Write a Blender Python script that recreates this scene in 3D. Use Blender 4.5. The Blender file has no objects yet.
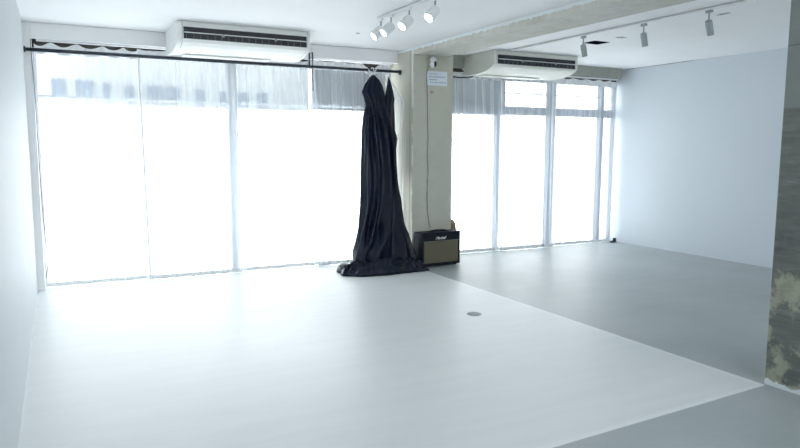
import bpy, bmesh, math, random
from mathutils import Vector, Matrix, noise
random.seed(7)
C = bpy.context.scene.collection
PI = math.pi

# ------------------------------------------------------------ camera
cam_data = bpy.data.cameras.new('camera')
cam = bpy.data.objects.new('camera', cam_data); C.objects.link(cam)
right = Vector((0.888074, -0.459681, 0.004271))
up = Vector((0.049174, 0.104230, 0.993337))
back = Vector((-0.457063, -0.881946, 0.115168))
m = Matrix.Identity(4)
for r in range(3):
    m[r][0], m[r][1], m[r][2] = right[r], up[r], back[r]
m[2][3] = 1.4
cam.matrix_world = m
cam_data.sensor_width = 36.0
cam_data.sensor_fit = 'HORIZONTAL'
cam_data.lens = 36.0 * 660.0 / 800.0
cam_data.clip_start = 0.05
bpy.context.scene.camera = cam

# ------------------------------------------------------------ sky, exposure
scene = bpy.context.scene
world = bpy.data.worlds.new('overcast_sky'); scene.world = world
world.use_nodes = True
bg = world.node_tree.nodes['Background']
bg.inputs[0].default_value = (0.955, 0.975, 1.0, 1)
bg.inputs[1].default_value = 5.3
scene.view_settings.view_transform = 'Standard'
scene.view_settings.look = 'None'
scene.view_settings.gamma = 1
scene.view_settings.use_curve_mapping = False
scene.view_settings.exposure = 0.40
SPOT_POWER = 16.0

# recorded room dimensions (metres)
XL, XR = -0.226, 7.455      # side walls
YS = 7.21                   # front face of the drop beam over the windows
YW = 7.42                   # window frames
YB = -2.6                   # wall behind the viewer
H = 2.55                    # ceiling
XC = 3.70                   # left faces of the pillars

# portals sit in the window openings and guide the daylight sampling
def portal(name, x0, x1, z0, z1):
    l = bpy.data.lights.new(name, 'AREA'); l.shape = 'RECTANGLE'
    l.size = x1 - x0; l.size_y = z1 - z0
    l.cycles.is_portal = True
    o = bpy.data.objects.new(name, l); C.objects.link(o)
    o.location = ((x0 + x1) / 2, YW + 0.12, (z0 + z1) / 2)
    o.rotation_euler = (-PI / 2, 0, 0)
    return o
portal('window_portal', -0.155, XC - 0.01, 0.0, 2.34)
portal('window_portal', 4.26, 7.42, 0.0, 2.34)
po = portal('window_portal', 0.0, 7.2, 1.1, 2.51); po.location.y = YB - 0.13; po.rotation_euler = (PI / 2, 0, 0)  # portal of the added back window

# ------------------------------------------------------------ materials
def newmat(name):
    mt = bpy.data.materials.new(name); mt.use_nodes = True
    nt = mt.node_tree
    return mt, nt, nt.nodes['Principled BSDF']

def setp(p, col=None, rough=None, spec=None, metal=None):
    if col is not None: p.inputs['Base Color'].default_value = (*col, 1)
    if rough is not None: p.inputs['Roughness'].default_value = rough
    if spec is not None: p.inputs['Specular IOR Level'].default_value = spec
    if metal is not None: p.inputs['Metallic'].default_value = metal

def node(nt, t, **kw):
    n = nt.nodes.new(t)
    for k, v in kw.items():
        setattr(n, k, v)
    return n

def noise_n(nt, scale, detail=4, rough=0.55, vec=None):
    n = node(nt, 'ShaderNodeTexNoise')
    n.inputs['Scale'].default_value = scale; n.inputs['Detail'].default_value = detail
    n.inputs['Roughness'].default_value = rough
    if vec is not None: nt.links.new(vec, n.inputs['Vector'])
    return n

def ramp(nt, fac, stops):
    r = node(nt, 'ShaderNodeValToRGB')
    e = r.color_ramp.elements
    while len(e) < len(stops): e.new(0.5)
    for i, (p, c) in enumerate(stops):
        e[i].position = p; e[i].color = (*c, 1) if len(c) == 3 else c
    nt.links.new(fac, r.inputs[0])
    return r.outputs[0]

def mixc(nt, fac, a, b):
    n = node(nt, 'ShaderNodeMix', data_type='RGBA')
    for s, v in ((n.inputs['Factor'], fac), (n.inputs['A'], a), (n.inputs['B'], b)):
        if hasattr(v, 'is_linked'): nt.links.new(v, s)
        else: s.default_value = (*v, 1) if isinstance(v, (tuple, list)) else v
    return n.outputs['Result']

def math_n(nt, op, a, b=None, clamp=False):
    n = node(nt, 'ShaderNodeMath', operation=op, use_clamp=clamp)
    for i, v in enumerate((a, b)):
        if v is None: continue
        if hasattr(v, 'is_linked'): nt.links.new(v, n.inputs[i])
        else: n.inputs[i].default_value = v
    return n.outputs[0]

def world_pos(nt):
    g = node(nt, 'ShaderNodeNewGeometry')
    s = node(nt, 'ShaderNodeSeparateXYZ')
    nt.links.new(g.outputs['Position'], s.inputs[0])
    return g.outputs['Position'], s.outputs

def bump(nt, p, height, strength, dist=0.01):
    b = node(nt, 'ShaderNodeBump')
    b.inputs['Strength'].default_value = strength; b.inputs['Distance'].default_value = dist
    nt.links.new(height, b.inputs['Height']); nt.links.new(b.outputs[0], p.inputs['Normal'])

def plain(name, col, rough=0.5, spec=0.5, metal=0.0, var=0.04, scale=20, bmp=0.0):
    mt, nt, p = newmat(name)
    setp(p, col, rough, spec, metal)
    pos, _ = world_pos(nt)
    tc = node(nt, 'ShaderNodeTexCoord')
    n = noise_n(nt, scale, vec=tc.outputs['Object'])
    a = tuple(max(0, c * (1 - var)) for c in col); b = tuple(min(1, c * (1 + var)) for c in col)
    nt.links.new(ramp(nt, n.outputs['Fac'], [(0.3, a), (0.7, b)]), p.inputs['Base Color'])
    if bmp: bump(nt, p, n.outputs['Fac'], bmp)
    return mt

M = {}
M['white_wall'] = plain('white_wall_paint', (0.62, 0.655, 0.68), 0.55, 0.3, var=0.015, scale=1.2)
M['white_wall_right'] = plain('pale_wall_paint', (0.61, 0.67, 0.72), 0.55, 0.3, var=0.015, scale=1.2)
M['ceiling'] = plain('ceiling_paint', (0.91, 0.92, 0.93), 0.7, 0.2, var=0.02, scale=1.5)
M['ac_white'] = plain('ac_plastic', (0.80, 0.82, 0.80), 0.4, 0.4, var=0.01)
M['ac_cream'] = plain('ac_cream_plastic', (0.70, 0.72, 0.66), 0.4, 0.4, var=0.02)
M['ac_dark'] = plain('ac_dark_outlet', (0.015, 0.018, 0.025), 0.5)
M['ac_grey'] = plain('ac_grey_plastic', (0.32, 0.35, 0.37), 0.4)
M['ac_vane'] = plain('ac_vane_plastic', (0.10, 0.11, 0.12), 0.4)
M['black_metal'] = plain('black_pipe', (0.02, 0.03, 0.045), 0.35, 0.5)
M['white_metal'] = plain('white_metal', (0.85, 0.87, 0.88), 0.35, 0.5)
M['grey_metal'] = plain('grey_lamp_metal', (0.36, 0.40, 0.40), 0.4, 0.4)
M['chrome'] = plain('steel', (0.6, 0.62, 0.63), 0.25, 0.5, metal=0.9)
M['frame'] = plain('window_aluminium', (0.13, 0.16, 0.21), 0.4, 0.5)
M['frame_pale'] = plain('window_aluminium_pale', (0.42, 0.46, 0.50), 0.4, 0.5)
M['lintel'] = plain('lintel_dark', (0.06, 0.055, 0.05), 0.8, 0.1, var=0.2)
M['hem'] = plain('white_hem_fabric', (0.84, 0.86, 0.88), 0.8, 0.1, var=0.03)
M['tolex'] = plain('black_tolex', (0.008, 0.012, 0.022), 0.6, 0.2, var=0.3, scale=200, bmp=0.3)
M['paper'] = plain('paper', (0.72, 0.79, 0.86), 0.7, 0.2, var=0.01)
M['ink'] = plain('ink', (0.07, 0.11, 0.20), 0.7, 0.2)
M['pink'] = plain('pink_label', (0.50, 0.33, 0.30), 0.7, 0.2)
M['logo'] = plain('logo_white', (0.85, 0.87, 0.88), 0.4, 0.5)
M['wood'] = plain('brown_wood', (0.22, 0.15, 0.09), 0.5, 0.4, var=0.3, scale=30)
M['cable'] = plain('cable', (0.17, 0.17, 0.16), 0.5)
M['black'] = plain('black_plastic', (0.01, 0.01, 0.012), 0.25, 0.5)
M['void'] = plain('hatch_darkness', (0.01, 0.012, 0.015), 0.9, 0.1)
M['fascia'] = plain('pale_fascia', (0.43, 0.45, 0.46), 0.7, 0.2, var=0.06, scale=3)
M['fascia_grey'] = plain('grey_fascia', (0.045, 0.055, 0.07), 0.7, 0.2, var=0.1, scale=3)
M['fascia_blue'] = plain('blue_grey_panel', (0.17, 0.21, 0.27), 0.7, 0.2, var=0.1, scale=3)
M['drain'] = plain('drain_steel', (0.25, 0.30, 0.32), 0.4, 0.4)
M['filler'] = plain('patch_filler', (0.42, 0.46, 0.48), 0.8, 0.2)

# grille cloth: tan weave
mt, nt, p = newmat('grille_cloth'); setp(p, rough=0.9, spec=0.1)
tc = node(nt, 'ShaderNodeTexCoord')
w1 = node(nt, 'ShaderNodeTexWave'); w1.bands_direction = 'X'; w1.inputs['Scale'].default_value = 60
w1.inputs['Distortion'].default_value = 1
w2 = node(nt, 'ShaderNodeTexWave'); w2.bands_direction = 'Z'; w2.inputs['Scale'].default_value = 60
for w in (w1, w2): nt.links.new(tc.outputs['Object'], w.inputs[0])
f = math_n(nt, 'MULTIPLY', w1.outputs['Fac'], w2.outputs['Fac'])
nz = noise_n(nt, 9, vec=tc.outputs['Object'])
c1 = ramp(nt, f, [(0.0, (0.13, 0.12, 0.085)), (0.8, (0.22, 0.205, 0.145))])
nt.links.new(mixc(nt, math_n(nt, 'MULTIPLY', nz.outputs['Fac'], 0.3), c1, (0.14, 0.125, 0.09)), p.inputs['Base Color'])
M['grille'] = mt

# sheer curtain: lets light through, scatters the rest
def sheer(name, transp, col):
    mt = bpy.data.materials.new(name); mt.use_nodes = True; nt = mt.node_tree
    nt.nodes.remove(nt.nodes['Principled BSDF'])
    out = nt.nodes['Material Output']
    tr = node(nt, 'ShaderNodeBsdfTransparent'); tl = node(nt, 'ShaderNodeBsdfTranslucent'); df = node(nt, 'ShaderNodeBsdfDiffuse')
    tr.inputs[0].default_value = (0.98, 0.985, 0.99, 1)
    tc = node(nt, 'ShaderNodeTexCoord')
    mp = node(nt, 'ShaderNodeMapping'); mp.inputs['Scale'].default_value = (14, 14, 0.7)
    nt.links.new(tc.outputs['Object'], mp.inputs[0])
    nz = noise_n(nt, 1.0, 3, vec=mp.outputs[0])
    cc = ramp(nt, nz.outputs['Fac'], [(0.3, tuple(c * 0.9 for c in col)), (0.7, col)])
    nt.links.new(cc, tl.inputs[0]); nt.links.new(cc, df.inputs[0])
    m1 = node(nt, 'ShaderNodeMixShader'); m1.inputs[0].default_value = 0.92
    nt.links.new(tl.outputs[0], m1.inputs[1]); nt.links.new(df.outputs[0], m1.inputs[2])
    m2 = node(nt, 'ShaderNodeMixShader')
    # looking along the weave (folds seen edge on) less gets through
    lw = node(nt, 'ShaderNodeLayerWeight'); lw.inputs[0].default_value = 0.35
    fac = math_n(nt, 'ADD', math_n(nt, 'MULTIPLY', lw.outputs['Facing'], 0.5), 1 - transp, True)
    nt.links.new(fac, m2.inputs[0])
    nt.links.new(tr.outputs[0], m2.inputs[1]); nt.links.new(m1.outputs[0], m2.inputs[2])
    nt.links.new(m2.outputs[0], out.inputs[0])
    return mt
M['sheer'] = sheer('white_sheer_fabric', 0.60, (0.86, 0.90, 0.93))

# glass
def glassmat(name, frost):
    mt = bpy.data.materials.new(name); mt.use_nodes = True; nt = mt.node_tree
    nt.nodes.remove(nt.nodes['Principled BSDF']); out = nt.nodes['Material Output']
    tr = node(nt, 'ShaderNodeBsdfTransparent'); tr.inputs[0].default_value = (0.95, 0.965, 0.965, 1)
    gl = node(nt, 'ShaderNodeBsdfGlossy'); gl.inputs['Roughness'].default_value = 0.02
    tl = node(nt, 'ShaderNodeBsdfTranslucent'); tl.inputs[0].default_value = (0.85, 0.9, 0.95, 1)
    m1 = node(nt, 'ShaderNodeMixShader'); m1.inputs[0].default_value = 0.05
    nt.links.new(tr.outputs[0], m1.inputs[1]); nt.links.new(gl.outputs[0], m1.inputs[2])
    m2 = node(nt, 'ShaderNodeMixShader'); m2.inputs[0].default_value = frost
    nt.links.new(m1.outputs[0], m2.inputs[1]); nt.links.new(tl.outputs[0], m2.inputs[2])
    nt.links.new(m2.outputs[0], out.inputs[0])
    return mt
M['glass'] = glassmat('clear_glass', 0.0)
M['frosted'] = glassmat('frosted_glass', 0.5)

# lamp lens
mt = bpy.data.materials.new('lit_lens'); mt.use_nodes = True; nt = mt.node_tree
pp = nt.nodes['Principled BSDF']; pp.inputs['Emission Color'].default_value = (0.95, 0.98, 1, 1)
pp.inputs['Emission Strength'].default_value = 14.0
M['lens_lit'] = mt
M['lens_off'] = plain('unlit_lens', (0.10, 0.12, 0.12), 0.2)

# floor: grey sealed concrete with a white painted shooting area
mt, nt, p = newmat('studio_floor'); M['floor'] = mt
pos, xyz = world_pos(nt)
n1 = noise_n(nt, 0.9, 6, 0.6, pos); n2 = noise_n(nt, 7, 5, 0.6, pos)
mpv = node(nt, 'ShaderNodeMapping'); mpv.inputs['Scale'].default_value = (0.8, 6, 1); nt.links.new(pos, mpv.inputs[0])
n3 = noise_n(nt, 1.3, 4, 0.6, mpv.outputs[0])
grey = ramp(nt, n1.outputs['Fac'], [(0.35, (0.31, 0.35, 0.355)), (0.65, (0.39, 0.425, 0.43))])
grey = mixc(nt, math_n(nt, 'MULTIPLY', n3.outputs['Fac'], 0.35), grey, (0.52, 0.56, 0.57))
white = ramp(nt, n3.outputs['Fac'], [(0.3, (0.715, 0.75, 0.755)), (0.7, (0.765, 0.79, 0.795))])
wob = math_n(nt, 'MULTIPLY', math_n(nt, 'SUBTRACT', n2.outputs['Fac'], 0.5), 0.012)
xw = math_n(nt, 'ADD', xyz[0], wob)
# distance inside the painted rectangle (right edge and near edge)
dx = math_n(nt, 'SUBTRACT', XC - 0.005, xw)
yedge = math_n(nt, 'ADD', math_n(nt, 'MULTIPLY', math_n(nt, 'SUBTRACT', xyz[0], 1.96), 0.0437), 2.295)
dy = math_n(nt, 'SUBTRACT', math_n(nt, 'ADD', xyz[1], wob), yedge)
d = math_n(nt, 'MINIMUM', dx, dy)
inside = math_n(nt, 'MULTIPLY', d, 400, True)
edge = math_n(nt, 'MULTIPLY', math_n(nt, 'SUBTRACT', 0.045, d), 80, True)
w2c = mixc(nt, math_n(nt, 'MULTIPLY', edge, 0.4), white, (0.86, 0.88, 0.88))
nt.links.new(mixc(nt, inside, grey, w2c), p.inputs['Base Color'])
rg = node(nt, 'ShaderNodeMix'); rg.inputs[2].default_value = 0.42; rg.inputs[3].default_value = 0.42
nt.links.new(inside, rg.inputs[0]); nt.links.new(rg.outputs[0], p.inputs['Roughness'])
p.inputs['Specular IOR Level'].default_value = 0.5
bump(nt, p, n2.outputs['Fac'], 0.06, 0.01)

# pillar / beam concrete
def concrete(name, base, dark, light, kind):
    mt, nt, p = newmat(name); setp(p, rough=0.75, spec=0.25)
    pos, xyz = world_pos(nt)
    n1 = noise_n(nt, 2.2, 6, 0.6, pos); n2 = noise_n(nt, 14, 5, 0.65, pos)
    f = math_n(nt, 'ADD', math_n(nt, 'MULTIPLY', n1.outputs['Fac'], 0.6), math_n(nt, 'MULTIPLY', n2.outputs['Fac'], 0.4))
    col = ramp(nt, f, [(0.35, dark), (0.5, base), (0.66, light)])
    nb = noise_n(nt, 14, 6, 0.75, pos)
    jit = math_n(nt, 'SUBTRACT', nb.outputs['Fac'], 0.5)
    x, y, z = xyz[0], xyz[1], xyz[2]
    if kind == 'pillar':      # vertical seams and pale filler along the corner
        edge = math_n(nt, 'SUBTRACT', math_n(nt, 'ADD', y, math_n(nt, 'MULTIPLY', jit, 0.05)), 6.842)
        near = math_n(nt, 'MULTIPLY', math_n(nt, 'MULTIPLY', math_n(nt, 'SUBTRACT', 3.710, x), 300, True), math_n(nt, 'MULTIPLY', math_n(nt, 'SUBTRACT', 0.02, math_n(nt, 'ABSOLUTE', edge)), 90, True))
        mpz = node(nt, 'ShaderNodeMapping'); mpz.inputs['Scale'].default_value = (0.1, 0.1, 2.2); nt.links.new(pos, mpz.inputs[0])
        patch = noise_n(nt, 1.6, 3, 0.6, mpz.outputs[0])
        pm = math_n(nt, 'MULTIPLY', math_n(nt, 'SUBTRACT', math_n(nt, 'ADD', patch.outputs['Fac'], math_n(nt, 'MULTIPLY', math_n(nt, 'SUBTRACT', z, 1.85), 3, True)), 0.44), 8, True)
        col = mixc(nt, math_n(nt, 'MULTIPLY', near, pm), col, (0.74, 0.76, 0.70))
        seam = math_n(nt, 'MULTIPLY', math_n(nt, 'SUBTRACT', 0.012, math_n(nt, 'ABSOLUTE', math_n(nt, 'SUBTRACT', y, 6.90))), 120, True)
        col = mixc(nt, math_n(nt, 'MULTIPLY', seam, 0.55), col, (0.16, 0.17, 0.15))
        # white ceiling paint lapping ragged over the top of the left face
        lap = math_n(nt, 'MULTIPLY', math_n(nt, 'SUBTRACT', math_n(nt, 'ADD', z, math_n(nt, 'MULTIPLY', jit, 0.06)), 2.515), 200, True)
        col = mixc(nt, lap, col, (0.78, 0.83, 0.85))
    if kind == 'beam':
        lap = math_n(nt, 'MULTIPLY', math_n(nt, 'SUBTRACT', math_n(nt, 'ADD', z, math_n(nt, 'MULTIPLY', jit, 0.075)), 2.512), 250, True)
        col = mixc(nt, lap, col, (0.78, 0.83, 0.85))
        mps = node(nt, 'ShaderNodeMapping'); mps.inputs['Scale'].default_value = (6, 1.2, 6); nt.links.new(pos, mps.inputs[0])
        n4 = noise_n(nt, 1.5, 5, 0.6, mps.outputs[0])
        col = mixc(nt, math_n(nt, 'MULTIPLY', math_n(nt, 'SUBTRACT', n4.outputs['Fac'], 0.45), 2.2, True), col, light)
    if kind == 'near':
        # rough bare concrete below 1.62 m, smooth skim above
        lowz = math_n(nt, 'SUBTRACT', 1.64, math_n(nt, 'ADD', z, math_n(nt, 'MULTIPLY', jit, 0.03)))
        low = math_n(nt, 'MULTIPLY', lowz, 60, True)
        mps = node(nt, 'ShaderNodeMapping'); mps.inputs['Scale'].default_value = (3, 3, 22); nt.links.new(pos, mps.inputs[0])
        st = noise_n(nt, 1.5, 6, 0.7, mps.outputs[0])
        rough = ramp(nt, st.outputs['Fac'], [(0.35, (0.10, 0.112, 0.105)), (0.6, (0.19, 0.205, 0.19)), (0.75, (0.38, 0.40, 0.38))])
        big = noise_n(nt, 3.0, 6, 0.65, pos)
        rough = mixc(nt, 0.5, rough, ramp(nt, big.outputs['Fac'], [(0.35, (0.11, 0.125, 0.12)), (0.65, (0.24, 0.25, 0.22))]))
        # cream patches of old coating in the lower part
        zz = math_n(nt, 'ADD', math_n(nt, 'MINIMUM', math_n(nt, 'MULTIPLY', math_n(nt, 'SUBTRACT', 0.95, z), 0.6), 0.0), math_n(nt, 'MULTIPLY', math_n(nt, 'SUBTRACT', 0.38, z), 0.35, True))
        cm = math_n(nt, 'MULTIPLY', math_n(nt, 'SUBTRACT', math_n(nt, 'ADD', big.outputs['Fac'], zz), 0.53), 22, True)
        cream = ramp(nt, n2.outputs['Fac'], [(0.3, (0.27, 0.28, 0.215)), (0.7, (0.39, 0.40, 0.31))])
        rough = mixc(nt, cm, rough, cream)
        col = mixc(nt, low, col, rough)
        seam = math_n(nt, 'MULTIPLY', math_n(nt, 'SUBTRACT', 0.006, math_n(nt, 'ABSOLUTE', math_n(nt, 'SUBTRACT', z, 1.98))), 200, True)
        col = mixc(nt, math_n(nt, 'MULTIPLY', seam, 0.6), col, (0.08, 0.09, 0.085))
        base = math_n(nt, 'MULTIPLY', math_n(nt, 'SUBTRACT', 0.035, math_n(nt, 'ADD', z, math_n(nt, 'MULTIPLY', jit, 0.10))), 200, True)
        col = mixc(nt, base, col, (0.72, 0.77, 0.78))
    nt.links.new(col, p.inputs['Base Color'])
    bump(nt, p, f, 0.35, 0.015)
    return mt
M['pillar'] = concrete('pillar_concrete', (0.53, 0.53, 0.455), (0.505, 0.505, 0.43), (0.555, 0.555, 0.485), 'pillar')
M['beam'] = concrete('beam_concrete', (0.58, 0.575, 0.52), (0.50, 0.49, 0.43), (0.66, 0.66, 0.62), 'beam')
M['soffit_grey'] = concrete('bare_soffit', (0.36, 0.38, 0.34), (0.30, 0.32, 0.28), (0.42, 0.44, 0.40), '')
M['near'] = concrete('near_pillar_concrete', (0.235, 0.26, 0.245), (0.22, 0.245, 0.23), (0.25, 0.275, 0.26), 'near')

# black satin cloth
mt, nt, p = newmat('black_satin'); setp(p, (0.010, 0.012, 0.028), 0.30, 0.28)
p.inputs['Sheen Weight'].default_value = 0.0; p.inputs['Sheen Tint'].default_value = (0.5, 0.55, 0.9, 1)
tc = node(nt, 'ShaderNodeTexCoord'); nz = noise_n(nt, 5, 4, vec=tc.outputs['Object'])
nt.links.new(ramp(nt, nz.outputs['Fac'], [(0.3, (0.002, 0.005, 0.015)), (0.7, (0.004, 0.009, 0.028))]), p.inputs['Base Color'])
M['cloth'] = mt

# ------------------------------------------------------------ mesh helpers
def box(bm, x0, x1, y0, y1, z0, z1, bev=0.0, rot=None, seg=2):
    t = bmesh.new()
    bmesh.ops.create_cube(t, size=1.0)
    for v in t.verts:
        v.co = Vector(((x0 + x1) / 2 + v.co.x * (x1 - x0), (y0 + y1) / 2 + v.co.y * (y1 - y0), (z0 + z1) / 2 + v.co.z * (z1 - z0)))
    if bev: bmesh.ops.bevel(t, geom=t.edges[:], offset=bev, segments=seg, affect='EDGES', profile=0.5)
    if rot: bmesh.ops.transform(t, matrix=rot, verts=t.verts)
    merge(bm, t)

def merge(bm, t):
    me = bpy.data.meshes.new('tmp'); t.to_mesh(me); t.free(); bm.from_mesh(me); bpy.data.meshes.remove(me)

def lathe(bm, prof, n=24, mat=None, smooth=True):     # prof: (r, z) list, closed at the ends
    t = bmesh.new(); rings = []
    for r, z in prof:
        rings.append([t.verts.new((max(r, 1e-5) * math.cos(2 * PI * k / n), max(r, 1e-5) * math.sin(2 * PI * k / n), z)) for k in range(n)])
    for a, b in zip(rings, rings[1:]):
        for k in range(n):
            fc = t.faces.new((a[k], a[(k + 1) % n], b[(k + 1) % n], b[k])); fc.smooth = smooth
    t.faces.new(rings[0][::-1]); t.faces.new(rings[-1])
    if mat: bmesh.ops.transform(t, matrix=mat, verts=t.verts)
    bmesh.ops.recalc_face_normals(t, faces=t.faces)
    merge(bm, t)

def tube(bm, pts, r, n=10):
    pts = [Vector(p) for p in pts]; t = bmesh.new(); rings = []
    for i, p in enumerate(pts):
        d = (pts[min(i + 1, len(pts) - 1)] - pts[max(i - 1, 0)]).normalized()
        a = d.cross(Vector((0, 0, 1)))
        if a.length < 0.05: a = d.cross(Vector((1, 0, 0)))
        a.normalize(); b = d.cross(a)
        rings.append([t.verts.new(p + a * r * math.cos(2 * PI * k / n) + b * r * math.sin(2 * PI * k / n)) for k in range(n)])
    for a, b in zip(rings, rings[1:]):
        for k in range(n):
            fc = t.faces.new((a[k], a[(k + 1) % n], b[(k + 1) % n], b[k])); fc.smooth = True
    t.faces.new(rings[0][::-1]); t.faces.new(rings[-1])
    bmesh.ops.recalc_face_normals(t, faces=t.faces)
    merge(bm, t)

def prism(bm, prof, x0, x1, bev=0.0):                 # prof in (y, z), extruded along x
    t = bmesh.new()
    a = [t.verts.new((x0, y, z)) for y, z in prof]; b = [t.verts.new((x1, y, z)) for y, z in prof]
    n = len(prof)
    t.faces.new(a); t.faces.new(b[::-1])
    for k in range(n): t.faces.new((a[k], b[k], b[(k + 1) % n], a[(k + 1) % n]))
    bmesh.ops.recalc_face_normals(t, faces=t.faces)
    if bev: bmesh.ops.bevel(t, geom=t.edges[:], offset=bev, segments=3, affect='EDGES', profile=0.5)
    merge(bm, t)

def obj(name, bm, mat, parent=None, loc=(0, 0, 0)):
    me = bpy.data.meshes.new(name); bm.to_mesh(me); bm.free()
    me.materials.append(mat)
    o = bpy.data.objects.new(name, me); C.objects.link(o); o.location = loc
    if parent: o.parent = parent
    return o

def struct(name, bm, mat, parent=None):
    o = obj(name, bm, mat, parent)
    if not parent: o['kind'] = 'structure'
    return o

def tag(o, label, cat, group=None):
    o['label'] = label; o['category'] = cat
    if group: o['group'] = group
    return o

def thing(name, label, cat, loc=(0, 0, 0), rotz=0.0, group=None):
    o = bpy.data.objects.new(name, None); C.objects.link(o)
    o.empty_display_size = 0.1
    o.location = loc; o.rotation_euler = (0, 0, rotz)
    return tag(o, label, cat, group)

def dup(root, loc, label, group=None, rotz=None):
    def cp(o, par):
        c = o.copy(); C.objects.link(c)
        if par: c.parent = par
        for ch in list(o.children): cp(ch, c)
        return c
    r = cp(root, None); r.location = loc; r['label'] = label
    if group: r['group'] = group
    if rotz is not None: r.rotation_euler = (0, 0, rotz)
    return r

B = bmesh.new

# ------------------------------------------------------------ room shell
T = 0.12
bm = B(); box(bm, XL - T, XR + T, YB - T, YW + 0.14, -0.12, 0); struct('floor', bm, M['floor'])

# ceiling with one open hatch in the right-hand bay
HX0, HX1, HY0, HY1 = 5.20, 5.43, 5.50, 5.70
bm = B()
box(bm, XL - T, HX0, YB - T, YW + 0.14, H, H + 0.1); box(bm, HX1, XR + T, YB - T, YW + 0.14, H, H + 0.1)
box(bm, HX0, HX1, YB - T, HY0, H, H + 0.1); box(bm, HX0, HX1, HY1, YW + 0.14, H, H + 0.1)
struct('ceiling', bm, M['ceiling'])
bm = B(); box(bm, HX0 - 0.02, HX1 + 0.02, HY0 - 0.02, HY1 + 0.02, H + 0.101, H + 0.13)
box(bm, HX0 + .0005, HX0 + 0.004, HY0 + .0005, HY1 - .0005, H + 0.001, H + 0.1); box(bm, HX1 - 0.004, HX1 - .0005, HY0 + .0005, HY1 - .0005, H + 0.001, H + 0.1); box(bm, HX0 + .004, HX1 - .004, HY0 + .0005, HY0 + 0.004, H + 0.001, H + 0.1); box(bm, HX0 + .004, HX1 - .004, HY1 - 0.004, HY1 - .0005, H + 0.001, H + 0.1)
struct('trim_4', bm, M['void'])  # black lining puts the shade inside the open hatch into colour

# left wall with a small cove running into the floor
bm = B(); t = bmesh.new(); R = 0.006
prof = [(XL - T, 0.0), (XL + R, 0.0)] + [(XL + R - R * math.sin(a), R - R * math.cos(a)) for a in [k * PI / 16 for k in range(1, 9)]] + [(XL, H), (XL - T, H)]
a = [t.verts.new((x, YB, z)) for x, z in prof]; b = [t.verts.new((x, YS, z)) for x, z in prof]
t.faces.new(a); t.faces.new(b[::-1])
for k in range(len(prof)):
    fc = t.faces.new((a[k], b[k], b[(k + 1) % len(prof)], a[(k + 1) % len(prof)])); fc.smooth = 1 <= k <= 8
bmesh.ops.recalc_face_normals(t, faces=t.faces); merge(bm, t)
struct('wall_left', bm, M['white_wall'])
bm = B(); box(bm, XR, XR + T, YB, YW + 0.14, 0, H); struct('wall_right', bm, M['white_wall_right'])
# unseen wall behind the viewer, with a wide window added to light the room
BX0, BX1, BZ0, BZ1 = 0.0, 7.2, 1.1, 2.51
bm = B(); box(bm, XL, BX0, YB - T, YB, 0, H); box(bm, BX1, XR, YB - T, YB, 0, H)
box(bm, BX0, BX1, YB - T, YB, 0, BZ0); box(bm, BX0, BX1, YB - T, YB, BZ1, H); struct('wall_back', bm, M['white_wall'])

# window wall: jamb strips, lintels behind the curtains
bm = B()
box(bm, XL - T, -0.16, YS, YW + 0.14, 0, H - 0.001)
struct('wall_front', bm, M['ceiling'])
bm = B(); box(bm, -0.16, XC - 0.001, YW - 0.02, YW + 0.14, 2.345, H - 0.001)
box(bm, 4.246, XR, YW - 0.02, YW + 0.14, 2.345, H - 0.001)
struct('trim_1', bm, M['lintel'])  # dark colour stands in for the shaded pocket above the curtains
# drop beams in front of the curtains
bm = B(); box(bm, -0.159, XC - 0.001, YS, YS + 0.06, 2.405, H - 0.001, 0.004); struct('trim_2', bm, M['ceiling'])
bm = B(); box(bm, 4.246, 7.37, YS, YS + 0.06, 2.415, H - 0.001, 0.004); struct('trim_3', bm, M['soffit_grey'])

bm = B(); box(bm, XR - 0.004, XR - 0.0005, 6.05, YS - 0.01, H - 0.006, H - 0.001); struct('trim_6', bm, M['cable'])
# pillars and the beam between them
bm = B(); box(bm, XC, 4.245, 6.83, YW + 0.14, 0, H - 0.001, 0.008)
struct('wall_pillar', bm, M['pillar'])
bm = B(); box(bm, XC, 4.15, YB, 6.83, 2.462, H - 0.001, 0.006); struct('trim_5', bm, M['beam'])
bm = B(); box(bm, XC, 4.22, 1.85, 2.388, 0, 2.462, 0.006); struct('wall_pillar_near', bm, M['near'])

# windows
def window(name, x0, x1, mull, bar_z, muntin=False, fm='frame'):
    fr = B(); zt = 2.345; y0, y1 = YW, YW + 0.06
    box(fr, x0, x0 + 0.015, y0, y1, 0.0, zt); box(fr, x1 - 0.015, x1, y0, y1, 0.0, zt)
    box(fr, x0 + 0.015, x1 - 0.015, y0, y1, 0.0, 0.022); box(fr, x0 + 0.015, x1 - 0.015, y0, y1, zt - 0.04, zt)
    w = struct(name, fr, M[fm])
    xs = [x0 + 0.015] + [v for mx, mw in mull for v in (mx - mw / 2, mx + mw / 2)] + [x1 - 0.015]
    for mx, mw in mull:
        b = B(); box(b, mx - mw / 2, mx + mw / 2, y0 - 0.03, y1, 0.022, zt - 0.04, 0.004); obj('mullion', b, M[fm], w)
    for k in range(0, len(xs), 2):
        b = B(); box(b, xs[k], xs[k + 1], y0, y1, bar_z[0], bar_z[1], 0.004)
        obj('transom_bar', b, M[fm], w)
        b = B(); box(b, xs[k], xs[k + 1], y0 + 0.02, y0 + 0.026, 0.022, bar_z[0]); obj('pane', b, M['glass'], w)
        b = B(); box(b, xs[k], xs[k + 1], y0 + 0.02, y0 + 0.026, bar_z[1], zt - 0.04); obj('upper_pane', b, M['glass'], w)
        if muntin:
            b = B(); box(b, xs[k], xs[k + 1], y0 + 0.005, y0 + 0.019, 2.135, 2.15); obj('glazing_bar', b, M[fm], w)
    return w
window('window_1', -0.159, XC - 0.001, [(1.745, 0.085)], (1.872, 1.895), fm='frame_pale')
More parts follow.
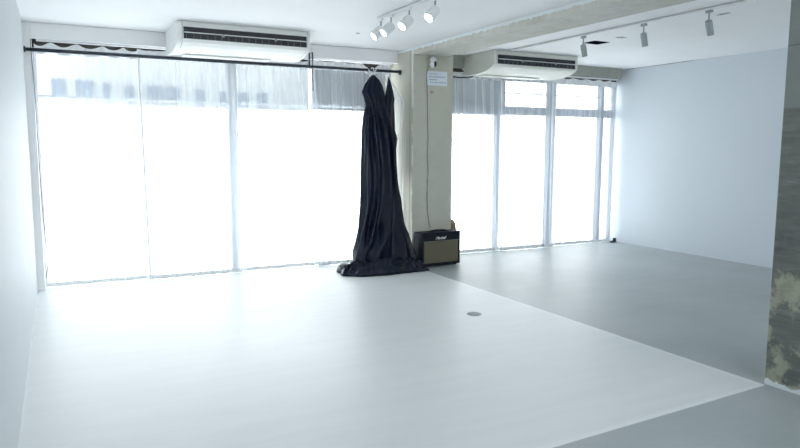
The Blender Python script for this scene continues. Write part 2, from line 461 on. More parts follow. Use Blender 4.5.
window('window_2', 4.246, XR - 0.001, [(5.33, 0.05), (6.25, 0.11), (7.19, 0.06)], (1.85, 1.965), True)
fb = B(); zz0, zz1 = BZ0, BZ1
for x in (BX0, 1.85, 3.42, 4.99, BX1 - 0.05): box(fb, x, x + 0.05, YB - 0.1, YB - 0.04, zz0, zz1)
box(fb, BX0 + .05, BX1 - .05, YB - 0.099, YB - 0.041, zz0, zz0 + 0.05); box(fb, BX0 + .05, BX1 - .05, YB - 0.099, YB - 0.041, zz1 - 0.05, zz1)
w3 = struct('window_added', fb, M['frame_pale'])  # added window, gives frontal light to pillar, drop beam and ceiling
for x0_, x1_ in ((BX0 + .05, 1.85), (1.9, 3.42), (3.47, 4.99), (5.04, BX1 - .05)):
    b = B(); box(b, x0_, x1_, YB - 0.073, YB - 0.067, zz0 + .05, zz1 - .05); obj('pane', b, M['glass'], w3)

# shop fascia out over the pavement, seen dimly through the curtains
f = thing('shop_fascia', 'pale blurred shop fascia outside, above the left windows', 'fascia', (1.2, 8.2, 1.86))
bm = B(); box(bm, -2.6, 1.72, 0, 0.12, 0, 1.6, 0.01); obj('fascia_board', bm, M['fascia'], f)
for x, w, z in ((-0.98, .13, .09), (-0.72, .17, .09), (-0.50, .06, .07), (-0.26, .10, .05), (0.02, .16, .06), (0.22, .14, .06), (0.52, .10, .04), (0.80, .07, .03), (1.03, .12, .03), (1.27, .12, .03)):
    x -= 0.17; bm = B(); box(bm, x - w / 2, x + w / 2, -0.03, 0, z, z + 0.17, 0.004); obj('fascia_plate', bm, M['fascia_blue'], f)
g = B(); box(g, 0, 2.95, 0, 0.12, 0, 1.6, 0.01)
g = obj('shutter_box', g, M['fascia_grey'], None, (2.93, 8.0, 1.875))
tag(g, 'dark grey shutter box outside, behind the curtains on both sides of the pillar', 'shutter box')

# ------------------------------------------------------------ curtains
def curtain(name, xt0, xt1, xb0, xb1, y, label, group, pleats, ztop=2.385, zbot=0.004, amp=0.022, seed=0, sag=0.02, nsag=6, dip=None, curl=False):
    nx, nz = int(pleats * 22), 60
    bm = B(); grid = []
    for j in range(nz + 1):
        v = j / nz; row = []
        for i in range(nx + 1):
            u = i / nx
            x = (xt0 + (xt1 - xt0) * u) * v + (xb0 + (xb1 - xb0) * u) * (1 - v)
            wob = noise.noise(Vector((u * 4 + seed, v * 1.3, seed * 1.7)))
            ph = 2 * PI * pleats * u + 1.8 * wob + 2.2 * noise.noise(Vector((u * 9, seed, v * 0.6)))
            am = amp * (0.65 + 0.5 * noise.noise(Vector((u * 6, v * 1.5, seed + 5)))) * (0.75 + 0.35 * (1 - v))
            yy = y + am * math.sin(ph) + 0.006 * math.sin(2.3 * ph + seed)
            zt = ztop - sag * abs(math.sin(PI * nsag * u + 0.7 * math.sin(5 * u + seed))) ** 1.3
            if dip: zt -= 0.075 * math.exp(-((u - dip) / 0.06) ** 2)
            if curl:                      # the lower part swings forward along the pillar
                k_ = max(0.0, min(1.0, (0.93 - v) / 0.12)); e_ = max(0.0, (u - 0.80) / 0.20) * k_
                x = x * (1 - e_) + (3.665 + 0.004 * math.sin(9 * u)) * e_ if e_ > 0 else x
                yy = yy - 0.27 * max(0.0, (u - 0.86) / 0.14) * k_
            zb = zbot + 0.008 * (0.5 + 0.5 * noise.noise(Vector((u * 8, seed, 3))))
            row.append(bm.verts.new((x + 0.35 * am * math.cos(ph), yy, zb + (zt - zb) * v)))
        grid.append(row)
    for j in range(nz):
        for i in range(nx):
            fc = bm.faces.new((grid[j][i], grid[j][i + 1], grid[j + 1][i + 1], grid[j + 1][i])); fc.smooth = True
    def strip(j0, j1, off):
        b = B(); vs = [[b.verts.new(grid[j][i].co + Vector((0, off, 0))) for i in range(nx + 1)] for j in range(j0, j1 + 1)]
        for j in range(j1 - j0):
            for i in range(nx):
                b.faces.new((vs[j][i], vs[j][i + 1], vs[j + 1][i + 1], vs[j + 1][i])).smooth = True
        return b
    def side(i0):
        b = B(); vs = [[b.verts.new(grid[j][i].co + Vector((0, -0.0015, 0))) for i in (i0, i0 + 1, i0 + 2)] for j in range(1, nz - 1)]
        for p_, q_ in zip(vs, vs[1:]):
            for i in (0, 1): b.faces.new((p_[i], p_[i + 1], q_[i + 1], q_[i])).smooth = True
        return b
    top, hem = strip(nz - 2, nz, -0.0015), strip(0, 1, -0.0015)
    sides = [side(0), side(nx - 2)]
    o = obj(name, bm, M['sheer'])
    for b in sides: obj('side_hem', b, M['hem'], o)
    obj('heading_tape', top, M['hem'], o); obj('hem', hem, M['hem'], o)
    return tag(o, label, 'curtain', group)

GL, GR = 'sheer curtains over the left windows', 'sheer curtains over the right windows'
YC = 7.325
curtain('sheer_curtain', -0.145, 0.80, -0.15, 0.84, YC, 'white sheer curtain at the far left beside the white wall', GL, 5, seed=1, sag=0.035, nsag=5, ztop=2.386)
curtain('sheer_curtain', 0.77, 1.76, 0.80, 1.78, YC - 0.055, 'white sheer curtain under the left air conditioner, left of the dark window post', GL, 6, seed=2, sag=0.022, nsag=3, ztop=2.386)
curtain('sheer_curtain', 1.72, 2.66, 1.74, 2.86, YC, 'white sheer curtain just right of the dark window post in the left bay', GL, 6, seed=3)
curtain('sheer_curtain', 2.58, 3.62, 2.68, 3.66, YC - 0.055, 'white sheer curtain hanging behind the black cloth, grey at its top', GL, 8, seed=4, amp=0.023, sag=0.012, nsag=3, dip=0.76, curl=True)
curtain('sheer_curtain', 4.26, 5.30, 4.26, 5.42, YC, 'white sheer curtain right beside the concrete pillar, grey at its top', GR, 7, seed=5, amp=0.023)
curtain('sheer_curtain', 5.26, 6.22, 5.30, 6.22, YC - 0.055, 'white sheer curtain in the middle of the right window', GR, 6, seed=6)
curtain('sheer_curtain', 6.18, 7.40, 6.20, 7.36, YC, 'white sheer curtain at the far right beside the pale right wall', GR, 7, seed=7)

def rail(x0, x1, z, label):
    t = thing('curtain_rail', label, 'curtain rail', ((x0 + x1) / 2, YC - 0.01, z)); h = (x1 - x0) / 2
    b = B(); box(b, -h, h, -0.016, 0.016, -0.01, 0.012, 0.003); obj('track', b, M['white_metal'], t)
    n = int(h * 2 / 0.9)
    for k in range(n + 1):
        x = -h + 0.08 + (2 * h - 0.16) * k / n
        b = B(); box(b, x - 0.012, x + 0.012, -0.012, 0.04, 0.012, 0.03, 0.002); box(b, x - 0.012, x + 0.012, 0.028, 0.08, 0.012, 0.03, 0.002)
        obj('bracket', b, M['chrome'], t)
rail(-0.12, XC - 0.03, 2.402, 'white curtain rail above the left windows')
rail(4.25, 7.40, 2.402, 'white curtain rail above the right windows')

# thin dark pull cord at the left jamb
bm = B()
tube(bm, [(-0.165, 7.17, 2.39), (-0.16, 7.17, 2.2), (-0.153, 7.175, 1.9), (-0.15, 7.18, 1.4), (-0.148, 7.18, 1.0), (-0.142, 7.18, 0.7), (-0.128, 7.18, 0.45), (-0.125, 7.18, 0.25), (-0.15, 7.18, 0.12)], 0.0035, 8)
tag(obj('pull_cord', bm, M['cable']), 'thin dark cord hanging down the left end of the windows', 'cord')

# ------------------------------------------------------------ backdrop pipe
pipe = thing('backdrop_pipe', 'long thin black pipe running along the left windows under the ceiling beam', 'pipe', (1.737, 7.13, 2.288))
bm = B(); tube(bm, [(-1.955, 0, 0), (0, 0, 0), (1.955, 0, 0.008)], 0.0165, 14); obj('tube', bm, M['black_metal'], pipe)
for x in (-1.95, 1.95):
    bm = B(); lathe(bm, [(0.03, -0.008), (0.03, 0.002), (0.02, 0.008)], 18, Matrix.Translation((x, 0, 0)) @ Matrix.Rotation(PI / 2, 4, 'Y')); obj('wall_flange', bm, M['black_metal'], pipe)
# strap holding the pipe at the right end of the air conditioner
bm = B(); tube(bm, [(0, 0, 0.118), (0, 0, 0.06), (0, 0, -0.02)], 0.006, 8)
st = thing('hanging_strap', 'short dark strap from the ceiling beam with its tail hanging below the black pipe', 'strap', (2.577, 7.1, 2.29))
bm = B(); box(bm, -0.008, 0.008, 0.105, 0.109, -0.002, 0.16, 0.001); box(bm, -0.008, 0.008, 0, 0.106, 0.15, 0.154, 0.001); box(bm, -0.008, 0.008, 0.0, 0.004, 0.06, 0.154, 0.001)
obj('strap_band', bm, M['black'], st)
bm = B(); tube(bm, [(0, 0.004, 0.07), (0, 0.004, 0.03), (0.0, 0.004, -0.06), (0.003, 0.004, -0.2), (0.004, 0.004, -0.27)], 0.0045, 8); obj('strap_tail', bm, M['black'], st)

# ------------------------------------------------------------ air conditioners
def air_conditioner(loc, label, body_mat):
    t = thing('air_conditioner', label, 'air conditioner', loc, 0, 'ceiling air conditioners')
    W, D = 1.29, (0.70 if loc[0] < 3 else 0.64)                     # origin: top, left-front corner
    # side profile (y back from the front, z below ceiling)
    prof = [(0, -0.002), (0, -0.163), (0.03, -0.185), (0.10, -0.212), (0.20, -0.235), (0.34, -0.248), (0.50, -0.248), (0.62, -0.236), (D, -0.228), (D, -0.002)]
    b = B(); prism(b, prof, 0.05, W - 0.03, 0.004); obj('casing', b, body_mat, t)
    for x0, x1 in ((0.0, 0.048), (W - 0.028, W)):
        b = B(); prism(b, [(-0.006, -0.002), (-0.006, -0.165), (0.03, -0.188), (0.10, -0.216), (0.20, -0.239), (0.34, -0.252), (0.50, -0.252), (0.62, -0.240), (D + 0.004, -0.232), (D + 0.004, -0.002)], x0, x1, 0.006)
        obj('side_panel', b, body_mat, t)
    b = B(); box(b, 0.055, W - 0.035, -0.004, 0.0, -0.163, -0.157, 0.001); box(b, 0.055, W - 0.035, -0.004, 0.0, -0.050, -0.003, 0.001)
    obj('front_panel', b, body_mat, t)
    b = B(); box(b, 0.06, W - 0.04, -0.003, -0.0005, -0.157, -0.051); obj('outlet', b, M['ac_dark'], t)
    # long louvre blade across the outlet
    for nm, z, tilt in (('louvre', -0.102, 0.5),):
        b = B(); box(b, 0.065, W - 0.045, -0.009, 0.009, -0.0025, 0.0025, 0.001, Matrix.Translation((0, -0.013, z)) @ Matrix.Rotation(tilt, 4, 'X')); obj(nm, b, M['ac_white'], t)
    for k in range(18):
        x = 0.085 + k * (W - 0.19) / 17
        b = B(); box(b, x - 0.002, x + 0.002, -0.010, -0.003, -0.153, -0.118); obj('vane', b, M['ac_vane'], t)
    for x in (0.42, 0.93):
        b = B(); box(b, x - 0.012, x + 0.012, -0.022, -0.003, -0.122, -0.098, 0.003); obj('louvre_clip', b, M['ac_grey'], t)
    b = B(); box(b, 0.12, W - 0.3, 0.36, 0.52, -0.262, -0.2495, 0.003); obj('intake_panel', b, body_mat, t)
    return t
air_conditioner((1.035, 6.465, H), 'white ceiling air conditioner over the left windows', M['ac_white'])
air_conditioner((4.635, 6.56, H), 'cream ceiling air conditioner in the right bay beside the pillar', M['ac_cream'])
# black refrigerant hose behind the right unit
bm = B(); tube(bm, [(4.25, 7.15, 2.30), (4.38, 7.15, 2.283), (4.52, 7.15, 2.275), (4.64, 7.15, 2.278), (4.73, 7.15, 2.292)], 0.010, 10)
hose = thing('drain_hose', 'short black hose from the pillar to the right air conditioner', 'hose', (4.22, 7.19, 2.3))
o = obj('hose_tube', bm, M['black'], hose, (-4.22, -7.19, -2.3))
bm = B(); box(bm, 4.247, 4.56, 7.12, 7.2, 2.345, 2.385, 0.01)
obj('duct_cover', bm, M['lintel'], hose, (-4.22, -7.19, -2.3))

# ------------------------------------------------------------ track lights
def track(x, y0, y1, label):
    t = thing('lighting_track', label, 'lighting track', (x, (y0 + y1) / 2, H)); h = (y1 - y0) / 2
    b = B(); box(b, -0.012, -0.0045, -h, h, -0.022, -0.001, 0.002); box(b, 0.0045, 0.012, -h, h, -0.022, -0.001, 0.002); box(b, -0.012, 0.012, -h, h, -0.008, -0.001, 0.001)
    obj('rail', b, M['white_metal'], t)
    b = B(); box(b, -0.003, 0.003, -h + 0.01, h - 0.01, -0.014, -0.0085); obj('slot', b, M['cable'], t)
    for y in (-h, h):
        b = B(); box(b, -0.014, 0.014, y - 0.012, y + 0.012, -0.024, -0.001, 0.003); obj('end_cap', b, M['white_metal'], t)
track(2.60, 2.2, 5.44, 'white lighting track on the left ceiling carrying the four lit spotlights')
track(4.80, 3.40, 6.42, 'white lighting track on the right ceiling carrying the three unlit spotlights')

def spotlight(loc, d, label, lit, group, L=0.11, R_=0.042):
    t = thing('spotlight', label, 'spotlight', loc, 0, group)
    body = M['white_metal'] if lit else M['grey_metal']
    if lit: L = 0.10
    b = B(); box(b, -0.013, 0.013, -0.03, 0.03, -0.022, 0.0, 0.004); obj('adapter', b, body, t)
    d = Vector(d).normalized()
    q = Vector((0, 0, -1)).rotation_difference(d).to_matrix().to_4x4()
    side = Vector((0, 1, 0)) if abs(d.y) < 0.6 else Vector((1, 0, 0))
    side = (side - d * side.dot(d)).normalized()
    piv = Vector((0, 0, -0.105))
    b = B(); tube(b, [(0, 0, -0.02), (0, 0, -0.05), (0, 0, -0.085)], 0.007, 12)
    lathe(b, [(0.012, -0.012), (0.014, 0), (0.012, 0.012)], 14, Matrix.Translation((0, 0, -0.088)) @ Matrix.Rotation(PI / 2, 4, 'Y'))
    obj('stem', b, M['grey_metal'], t)
    hc = Vector((0, 0, -0.094)) + d * 0.0
    mt_ = Matrix.Translation(hc) @ q
    b = B()
    lathe(b, [(R_ - 0.006, 0.012), (R_ - 0.001, 0.009), (R_, 0.002), (R_, -0.008), (R_, -L + 0.004), (R_ - 0.002, -L), (R_ - 0.006, -L), (R_ - 0.007, -L + 0.012)], 28, mt_)
    hd = obj('head', b, body, t)
    b = B()
    lathe(b, [(R_ - 0.0075, -L + 0.010), (R_ - 0.0075, -L + 0.006), (R_ * 0.4, -L + 0.003)], 24, mt_)
    obj('lens', b, M['lens_lit'] if lit else M['lens_off'], hd)
    b = B()
    for k in range(10):
        a = 2 * PI * k / 10
        c_ = mt_ @ Matrix.Rotation(a, 4, 'Z')
        box(b, R_ - 0.003, R_ + 0.0012, -0.002, 0.002, -0.045, -0.012, 0, c_)
    obj('cooling_fins', b, body, hd)
    if lit:
        l = bpy.data.lights.new('spotlight_beam', 'SPOT'); l.energy = SPOT_POWER; l.spot_size = 1.5; l.spot_blend = 0.9
        l.shadow_soft_size = 0.03; l.color = (0.97, 0.985, 1.0)
        lo = bpy.data.objects.new('spotlight_beam', l); C.objects.link(lo); lo.parent = hd
        lo.location = hc + d * (L + 0.01); lo.rotation_euler = q.to_euler()
    return t
zt = H - 0.023
GS = 'lit spotlights on the left track'
spotlight((2.60, 5.40, zt), (-0.75, -0.02, -0.66), 'lit white spotlight nearest the windows on the left track', True, GS)
spotlight((2.60, 5.20, zt), (-0.75, -0.02, -0.66), 'lit white spotlight second from the windows on the left track', True, GS)
spotlight((2.60, 4.87, zt), (-0.75, -0.12, -0.64), 'lit white spotlight third from the windows on the left track', True, GS)
spotlight((2.60, 4.455, zt), (-0.70, -0.2, -0.66), 'lit white spotlight farthest from the windows, alone at the top edge of the photo', True, GS)
GS2 = 'unlit spotlights on the right track'
spotlight((4.80, 5.24, zt), (0.25, 0.0, -1.0), 'unlit grey spotlight on the right track beside the dark ceiling hatch', False, GS2, R_=0.028)
spotlight((4.80, 4.46, zt), (0.25, 0.0, -1.0), 'unlit grey spotlight in the middle of the right track', False, GS2, R_=0.028)
spotlight((4.80, 3.78, zt), (0.42, 0.1, -0.9), 'unlit grey spotlight nearest the viewer on the right track', False, GS2, R_=0.028)

# small marks on the ceiling
bm = B(); lathe(bm, [(0.016, -0.006), (0.02, -0.003), (0.02, 0)], 16); tag(obj('ceiling_anchor', bm, M['ac_grey'], None, (2.773, 6.293, H - 0.001)), 'tiny dark round anchor in the left ceiling below the spotlights', 'anchor')
for (x0, x1, y0, y1, lab) in ((5.20, 5.36, 5.16, 5.26, 'small ragged grey filler patch on the right ceiling by the dark hatch'), (5.10, 5.17, 3.82, 3.98, 'small grey filler patch on the right ceiling beyond the nearest unlit spotlight')):
    bm = B(); pts = []
    for k in range(18):
        a = 2 * PI * k / 18; s = 0.6 + 0.4 * random.random()
        pts.append(((x0 + x1) / 2 + (x1 - x0) / 2 * math.cos(a) * s, (y0 + y1) / 2 + (y1 - y0) / 2 * math.sin(a) * s))
    t = bmesh.new(); a_ = [t.verts.new((x, y, H - 0.004)) for x, y in pts]; b_ = [t.verts.new((x, y, H - 0.0005)) for x, y in pts]
    t.faces.new(a_); t.faces.new(b_[::-1])
    for k in range(18): t.faces.new((a_[k], b_[k], b_[(k + 1) % 18], a_[(k + 1) % 18]))
    bmesh.ops.recalc_face_normals(t, faces=t.faces); merge(bm, t)
    tag(obj('filler_patch', bm, M['filler']), lab, 'patch')

# floor drain cover
dr = thing('floor_drain', 'small round grey drain cover in the white floor', 'drain', (3.078, 4.568, 0))
bm = B(); lathe(bm, [(0.062, 0.0), (0.062, 0.003), (0.056, 0.005), (0.05, 0.005), (0.048, 0.003)], 32); obj('rim', bm, M['drain'], dr)
bm = B()
lathe(bm, [(0.047, 0.001), (0.047, 0.004), (0.02, 0.0042)], 32)
for k in range(-3, 4): box(bm, -0.035, 0.035, k * 0.011 - 0.002, k * 0.011 + 0.002, 0.004, 0.0055)
obj('cover', bm, M['drain'], dr)

# ------------------------------------------------------------ black cloth
prof = [(2.236, 3.292, 3.345, 7.10), (2.173, 3.231, 3.405, 7.08), (2.114, 3.185, 3.435, 7.07), (2.033, 3.150, 3.453, 7.06), (1.96, 3.175, 3.458, 7.05),
        (1.885, 3.190, 3.467, 7.04), (1.735, 3.155, 3.497, 7.02), (1.598, 3.128, 3.526, 7.00), (1.449, 3.113, 3.552, 6.98),
        (1.255, 3.099, 3.560, 6.96), (1.085, 3.090, 3.566, 6.94), (0.914, 3.081, 3.568, 6.92), (0.745, 3.062, 3.582, 6.89),
        (0.524, 3.020, 3.600, 6.86), (0.333, 2.965, 3.655, 6.80), (0.241, 2.925, 3.685, 6.78), (0.137, 2.91, 3.72, 6.77), (0.05, 2.90, 3.73, 6.77)]
def interp(z):
    for a, b in zip(prof, prof[1:]):
        if a[0] >= z >= b[0]:
            t_ = (a[0] - z) / (a[0] - b[0]); t_ = t_ * t_ * (3 - 2 * t_) * 0.3 + t_ * 0.7
            return tuple(a[k] + (b[k] - a[k]) * t_ for k in (1, 2, 3))
    return prof[-1][1:] if z < prof[-1][0] else prof[0][1:]
bm = B(); NZ, NT = 110, 220; rings = []
for j in range(NZ + 1):
    z = 2.236 + (0.04 - 2.236) * j / NZ
    l, r, y = interp(z); cx = (l + r) / 2; hx = (r - l) / 2; k0 = min(1, (2.236 - z) / 0.5)
    hy = 0.018 + 0.06 * k0 + 0.045 * max(0, (0.9 - z) / 0.9) ** 1.5
    ring = []
    for i in range(NT):
        th = 2 * PI * i / NT
        warp = 0.9 * noise.noise(Vector((math.cos(th) * 1.2, math.sin(th) * 1.2, z * 0.7)))
        tw = 0.55 * math.sin(z * 1.3) * k0
        p1 = math.sin(6 * (th + tw) + 3.0 * warp + 1.2 * z)
        p2 = math.sin(13 * (th + tw * .6) - 4.0 * warp - 0.8 * z)
        p3 = noise.noise(Vector((math.cos(th) * 4, math.sin(th) * 4, z * 2.6)))
        fold = (1 - abs(p1)) * 1.1 + 0.22 * p2
        a = (0.006 + 0.046 * k0) * (0.6 + 0.7 * max(0, (1.6 - z) / 1.6))
        dfold = a * (fold - 0.4) + 0.016 * k0 * p3
        c_, s_ = math.cos(th), math.sin(th)
        sx = abs(c_) ** 0.8 * (1 if c_ > 0 else -1)
        x = cx + sx * (hx - 0.010 + 0.35 * dfold)
        yy = y - s_ * (hy + dfold * 1.3 * abs(s_))
        ring.append(bm.verts.new((x, yy, z + 0.006 * p3)))
    rings.append(ring)
for a, b in zip(rings, rings[1:]):
    for i in range(NT):
        fc = bm.faces.new((a[i], a[(i + 1) % NT], b[(i + 1) % NT], b[i])); fc.smooth = True
bm.faces.new(rings[0]); bm.faces.new(rings[-1][::-1])
# second, narrower peak behind on the right
rings = []
pk = [(2.225, 3.508, 3.518), (2.15, 3.495, 3.545), (2.05, 3.475, 3.575), (1.97, 3.46, 3.592), (1.90, 3.45, 3.585), (1.80, 3.44, 3.592), (1.6, 3.42, 3.602), (1.50, 3.42, 3.635), (1.43, 3.42, 3.622), (1.25, 3.42, 3.60), (1.15, 3.42, 3.618), (1.0, 3.42, 3.60)]
for z, l, r in pk:
    ring = []
    for i in range(40):
        th = 2 * PI * i / 40; f_ = 1 + 0.22 * math.sin(5 * th + z * 2)
        ring.append(bm.verts.new(((l + r) / 2 + (r - l) / 2 * math.cos(th), 7.085 - 0.035 * min(1, (2.26 - z) * 4) * math.sin(th) * f_, z)))
    rings.append(ring)
for a, b in zip(rings, rings[1:]):
    for i in range(40):
        fc = bm.faces.new((a[i], a[(i + 1) % 40], b[(i + 1) % 40], b[i])); fc.smooth = True
bm.faces.new(rings[0]); bm.faces.new(rings[-1][::-1])
# heap on the floor: a crumpled height field
def heap_h(x, y):
    dx = (x - 3.22) / 0.50; dy = (y - 6.64) / 0.235
    rr = math.sqrt(dx * dx + dy * dy)
    wr = rr + 0.16 * noise.noise(Vector((x * 5, y * 7, 2.0)))
    base = max(0.0, 1 - wr ** 3)
    h = 0.075 * base ** 0.5 if base > 0 else 0
    if base > 0:
        n_ = noise.noise(Vector((x * 5, y * 5, 7)))
        rid = 1 - abs(math.sin(y * 26 + 4.0 * n_ + 5 * (x - 3.2) ** 2 * 3))
        rid2 = 1 - abs(noise.noise(Vector((x * 11, y * 17, 4)))) * 2
        h += base ** 0.3 * (0.06 * rid + 0.035 * rid2)
    # tail towards the amplifier and the rolled knob at the left
    tx = (x - 3.60) / 0.16; ty = (y - 6.50) / 0.075; b2 = 1 - (tx * tx + ty * ty)
    if b2 > 0: h = max(h, 0.05 * b2 ** 0.5 * (0.8 + 0.3 * math.sin(x * 60 + y * 30)))
    kx = (x - 2.83) / 0.095; ky = (y - 6.80) / 0.12; b3 = 1 - (kx * kx + ky * ky)
    if b3 > 0: h = max(h, 0.115 * b3 ** 0.5 * (0.95 + 0.05 * math.sin(y * 30 + x * 12)))
    return h
gx, gy = 150, 96; X0, X1, Y0, Y1 = 2.68, 3.80, 6.38, 7.0
g = {}
for j in range(gy + 1):
    for i in range(gx + 1):
        x = X0 + (X1 - X0) * i / gx; y = Y0 + (Y1 - Y0) * j / gy
        hh = heap_h(x, y)
        if hh > 0.004: g[i, j] = (bm.verts.new((x, y, hh)), bm.verts.new((x, y, 0.0015)))
for (i, j), v in list(g.items()):
    q = [(i, j), (i + 1, j), (i + 1, j + 1), (i, j + 1)]
    if all(k in g for k in q):
        fc = bm.faces.new([g[k][0] for k in q]); fc.smooth = True
        bm.faces.new([g[k][1] for k in q][::-1])
tops = {v[0]: v[1] for v in g.values()}
for e in list(bm.edges):
    if len(e.link_faces) == 1 and e.verts[0] in tops and e.verts[1] in tops:
        a, b = e.verts; fc = bm.faces.new((a, b, tops[b], tops[a])); fc.smooth = True
for v in bm.verts:          # keep the cloth clear of the pillar and the amplifier
    if v.co.x > 3.66 and v.co.y > 6.81: v.co.y = 6.81
    if v.co.x > 3.695 and v.co.y > 6.635: v.co.x = 3.695
bmesh.ops.delete(bm, geom=[v for v in bm.verts if not v.link_faces], context='VERTS')
bmesh.ops.recalc_face_normals(bm, faces=bm.faces)
tag(obj('black_cloth', bm, M['cloth']), 'long black satin cloth hanging from the pipe and heaped on the floor by the pillar', 'cloth')

# clamps holding the cloth
def clamp(x, z, label):
    t = thing('spring_clamp', label, 'clamp', (x, 7.10, z), 0.15, 'white clamps on the black pipe')
    b = B()
    tube(b, [(0.0, 0.002 + 0.028 * math.sin(a), 0.028 * math.cos(a)) for a in [k * PI / 8 for k in range(-5, 9)]], 0.006, 8)
    box(b, -0.012, 0.012, -0.006, 0.012, -0.075, -0.026, 0.004)
    obj('jaw', b, M['white_metal'], t)
    b = B(); tube(b, [(-0.012, 0, -0.03), (-0.05, -0.01, -0.012), (-0.062, -0.01, 0.0)], 0.006, 8); tube(b, [(0.012, 0, -0.03), (0.04, -0.012, 0.0), (0.046, -0.012, 0.016)], 0.006, 8)
    obj('handle', b, M['white_metal'], t)
    return t
clamp(3.31, 2.292, 'white clamp gripping the pipe above the black cloth')

# ------------------------------------------------------------ amplifier
amp = thing('guitar_amplifier', 'black guitar combo amplifier with tan grille standing against the pillar', 'amplifier', (3.728, 6.632, 0), math.radians(3.5))
W, D, Hh, z0 = 0.545, 0.180, 0.392, 0.016
b = B(); box(b, 0, W, 0.012, D, z0, z0 + Hh, 0.008, seg=3)
for (x0, x1, a0, a1) in ((0, W, z0, z0 + 0.02), (0, W, z0 + Hh - 0.022, z0 + Hh), (0, 0.018, z0 + .018, z0 + Hh - .02), (W - 0.018, W, z0 + .018, z0 + Hh - .02)):
    box(b, x0, x1, 0, 0.03, a0, a1, 0.005)
obj('cabinet', b, M['tolex'], amp)
b = B(); box(b, 0.032, W - 0.026, 0.004, 0.014, z0 + 0.028, z0 + 0.29, 0.002); obj('grille_cloth', b, M['grille'], amp)
b = B(); box(b, 0.019, W - 0.019, 0.002, 0.014, z0 + 0.29, z0 + Hh - 0.023, 0.002); obj('front_band', b, M['tolex'], amp)
b = B(); box(b, 0.019, W - 0.019, -0.001, 0.006, z0 + 0.287, z0 + 0.293, 0.001); obj('piping', b, M['cable'], amp)
b = B(); tube(b, [(0.17 + 0.24 * k / 12, 0.10, z0 + Hh + 0.001 + 0.012 * math.sin(PI * k / 12) ** 0.5) for k in range(13)], 0.009, 10)
box(b, 0.155, 0.185, 0.085, 0.115, z0 + Hh, z0 + Hh + 0.008, 0.002); box(b, 0.395, 0.425, 0.085, 0.115, z0 + Hh, z0 + Hh + 0.008, 0.002)
obj('handle', b, M['black'], amp)
for x in (0.05, W - 0.05):
    for y in (0.035, D - 0.03):
        b = B(); lathe(b, [(0.012, 0), (0.014, 0.004), (0.014, z0 + 0.002)], 14, Matrix.Translation((x, y, 0))); obj('foot', b, M['black'], amp)
for x in (0.0, W):
    for z in (z0, z0 + Hh):
        sx = 0.02 if x == 0 else -0.02; sz = 0.02 if z == z0 else -0.02
        b = B(); box(b, min(x, x + sx) - 0.0015, max(x, x + sx) + 0.0015, -0.002, 0.02, min(z, z + sz) - 0.0015, max(z, z + sz) + 0.0015, 0.003); obj('corner_guard', b, M['black'], amp)
def text_mesh(name, s, size, depth, shear, mat, parent, loc, bold=0.0):
    cu = bpy.data.curves.new('tmp', 'FONT'); cu.body = s; cu.size = size; cu.extrude = depth; cu.shear = shear; cu.offset = bold; cu.space_character = 0.86
    tmp = bpy.data.objects.new('tmp', cu); C.objects.link(tmp)
    bpy.context.view_layer.update()
    me = bpy.data.meshes.new_from_object(tmp.evaluated_get(bpy.context.evaluated_depsgraph_get()))
    bpy.data.objects.remove(tmp); me.name = name
    me.transform(Matrix.Rotation(PI / 2, 4, 'X')); me.materials.clear(); me.materials.append(mat)
    o = bpy.data.objects.new(name, me); C.objects.link(o); o.parent = parent; o.location = loc
    return o
text_mesh('logo', 'Marshall', 0.049, 0.0025, 0.55, M['logo'], amp, (0.187, 0.000, z0 + 0.308), 0.0)

# brown wooden board behind the amplifier, its rounded top showing past the pillar
b = B(); t = bmesh.new(); pts = [(-0.10, 0), (0.10, 0), (0.105, 0.3), (0.098, 0.40), (0.075, 0.47), (0.03, 0.505), (-0.03, 0.505), (-0.075, 0.47), (-0.098, 0.40), (-0.105, 0.3)]
a_ = [t.verts.new((x, 0, z)) for x, z in pts]; b_ = [t.verts.new((x, 0.05, z)) for x, z in pts]
t.faces.new(a_); t.faces.new(b_[::-1])
for k in range(len(pts)): t.faces.new((a_[k], b_[k], b_[(k + 1) % len(pts)], a_[(k + 1) % len(pts)]))
bmesh.ops.recalc_face_normals(t, faces=t.faces); bmesh.ops.bevel(t, geom=t.edges[:], offset=0.006, segments=2, affect='EDGES'); merge(b, t)
o = obj('wooden_board', b, M['wood'], None, (4.366, 7.0, 0)); o.rotation_euler = (0, 0, PI / 2)
tag(o, 'round-topped brown wooden board peeking out beside the pillar behind the amplifier', 'board')

# small black item in the far right window corner
b = B()
prism(b, [(-0.03, 0), (0.03, 0), (0.03, 0.012), (0.0, 0.03), (-0.03, 0.012)], -0.06, 0.05, 0.002)
o = thing('door_stop', 'small black wedge on the floor in the far right window corner', 'wedge', (7.36, 7.24, 0), 0.3)
obj('base', b, M['black'], o)
b = B(); box(b, 0.02, 0.05, -0.02, 0.02, 0.0115, 0.062, 0.004, Matrix.Rotation(0.0, 4, 'Y')); obj('upright', b, M['black'], o)

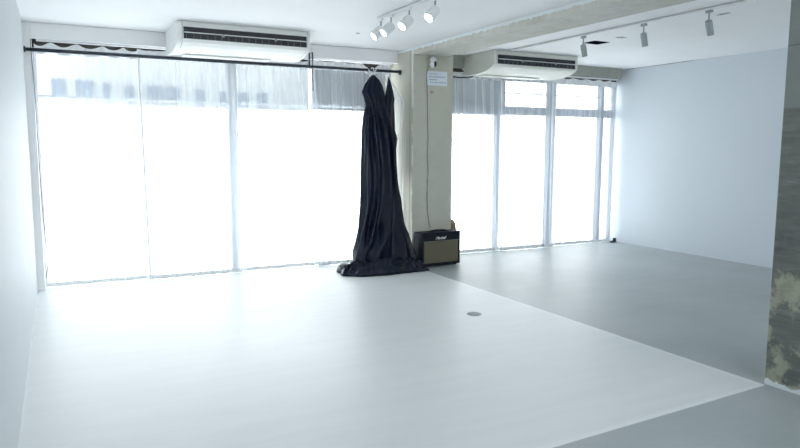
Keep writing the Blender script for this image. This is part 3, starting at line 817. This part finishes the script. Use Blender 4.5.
# ------------------------------------------------------------ pillar fittings
YP = 6.83
cm = thing('security_camera', 'small white security camera high on the pillar above the paper notice', 'security camera', (3.935, YP, 2.40))
b = B(); lathe(b, [(0.022, 0.0), (0.042, 0.0), (0.044, 0.012), (0.036, 0.04), (0.02, 0.052)], 24, Matrix.Translation((0, -0.046, 0.0)) @ Matrix.Diagonal((1, 1, 0.9, 1)))
box(b, -0.02, 0.02, -0.03, 0.0, 0.005, 0.04, 0.004); obj('mount', b, M['logo'], cm)
b = B(); prof_s = [(0.040 * math.sin(PI * k / 12), 0.044 * -math.cos(PI * k / 12)) for k in range(1, 12)]
lathe(b, prof_s, 24, Matrix.Translation((0.0, -0.048, -0.035))); hd = obj('body', b, M['logo'], cm)
b = B(); lathe(b, [(0.027, 0.0), (0.025, 0.006), (0.012, 0.010)], 20, Matrix.Translation((0.014, -0.076, -0.038)) @ Matrix.Rotation(PI / 2 + 0.15, 4, 'X') @ Matrix.Rotation(0.3, 4, 'Y') @ Matrix.Diagonal((0.8, 1.25, 1, 1))); obj('lens', b, M['black'], hd)

sg = thing('paper_notice', 'white paper notice with four lines of small writing on the pillar', 'notice', (3.885, YP - 0.001, 2.125), 0)
b = B(); box(b, 0, 0.275, -0.003, 0, 0, 0.165, 0.0008); obj('sheet', b, M['paper'], sg)
for z, x0, x1, h_ in ((0.132, 0.03, 0.15, 0.007), (0.100, 0.025, 0.245, 0.010), (0.068, 0.025, 0.12, 0.010), (0.036, 0.045, 0.25, 0.010)):
    b = B(); x = x0
    while x < x1:                       # rows of small illegible characters
        w = 0.010 + 0.004 * random.random()
        box(b, x, x + w, -0.0042, -0.003, z - h_ * 0.5, z - h_ * 0.28); box(b, x, x + w * 0.9, -0.0042, -0.003, z + h_ * 0.25, z + h_ * 0.5)
        xm = x + w * random.uniform(0.3, 0.6); box(b, xm - 0.0016, xm + 0.0016, -0.0042, -0.003, z - h_ * 0.6, z + h_ * 0.65)
        x += w + 0.004 + (0.012 if random.random() < 0.12 else 0)
    obj('writing_line', b, M['ink'], sg)
b = B(); box(b, 0, 0.045, -0.004, 0, 0, 0.035, 0.001); tag(obj('sticker', b, M['pink'], None, (3.93, YP - 0.0005, 2.03)), 'small faded pink sticker on the pillar under the paper notice', 'sticker')

b = B()
pts = [(3.905, 2.35), (3.892, 2.32), (3.882, 2.28), (3.880, 2.20), (3.884, 2.12), (3.892, 2.0), (3.894, 1.85), (3.897, 1.7), (3.905, 1.52), (3.896, 1.35), (3.903, 1.2), (3.912, 1.12), (3.900, 1.0), (3.895, 0.85), (3.903, 0.68), (3.918, 0.56), (3.935, 0.46), (3.95, 0.445)]
tube(b, [(x, YP - 0.008, z) for x, z in pts], 0.0035, 8)
tag(obj('camera_cable', b, M['cable']), 'thin dark cable running from the security camera down the pillar face', 'cable')
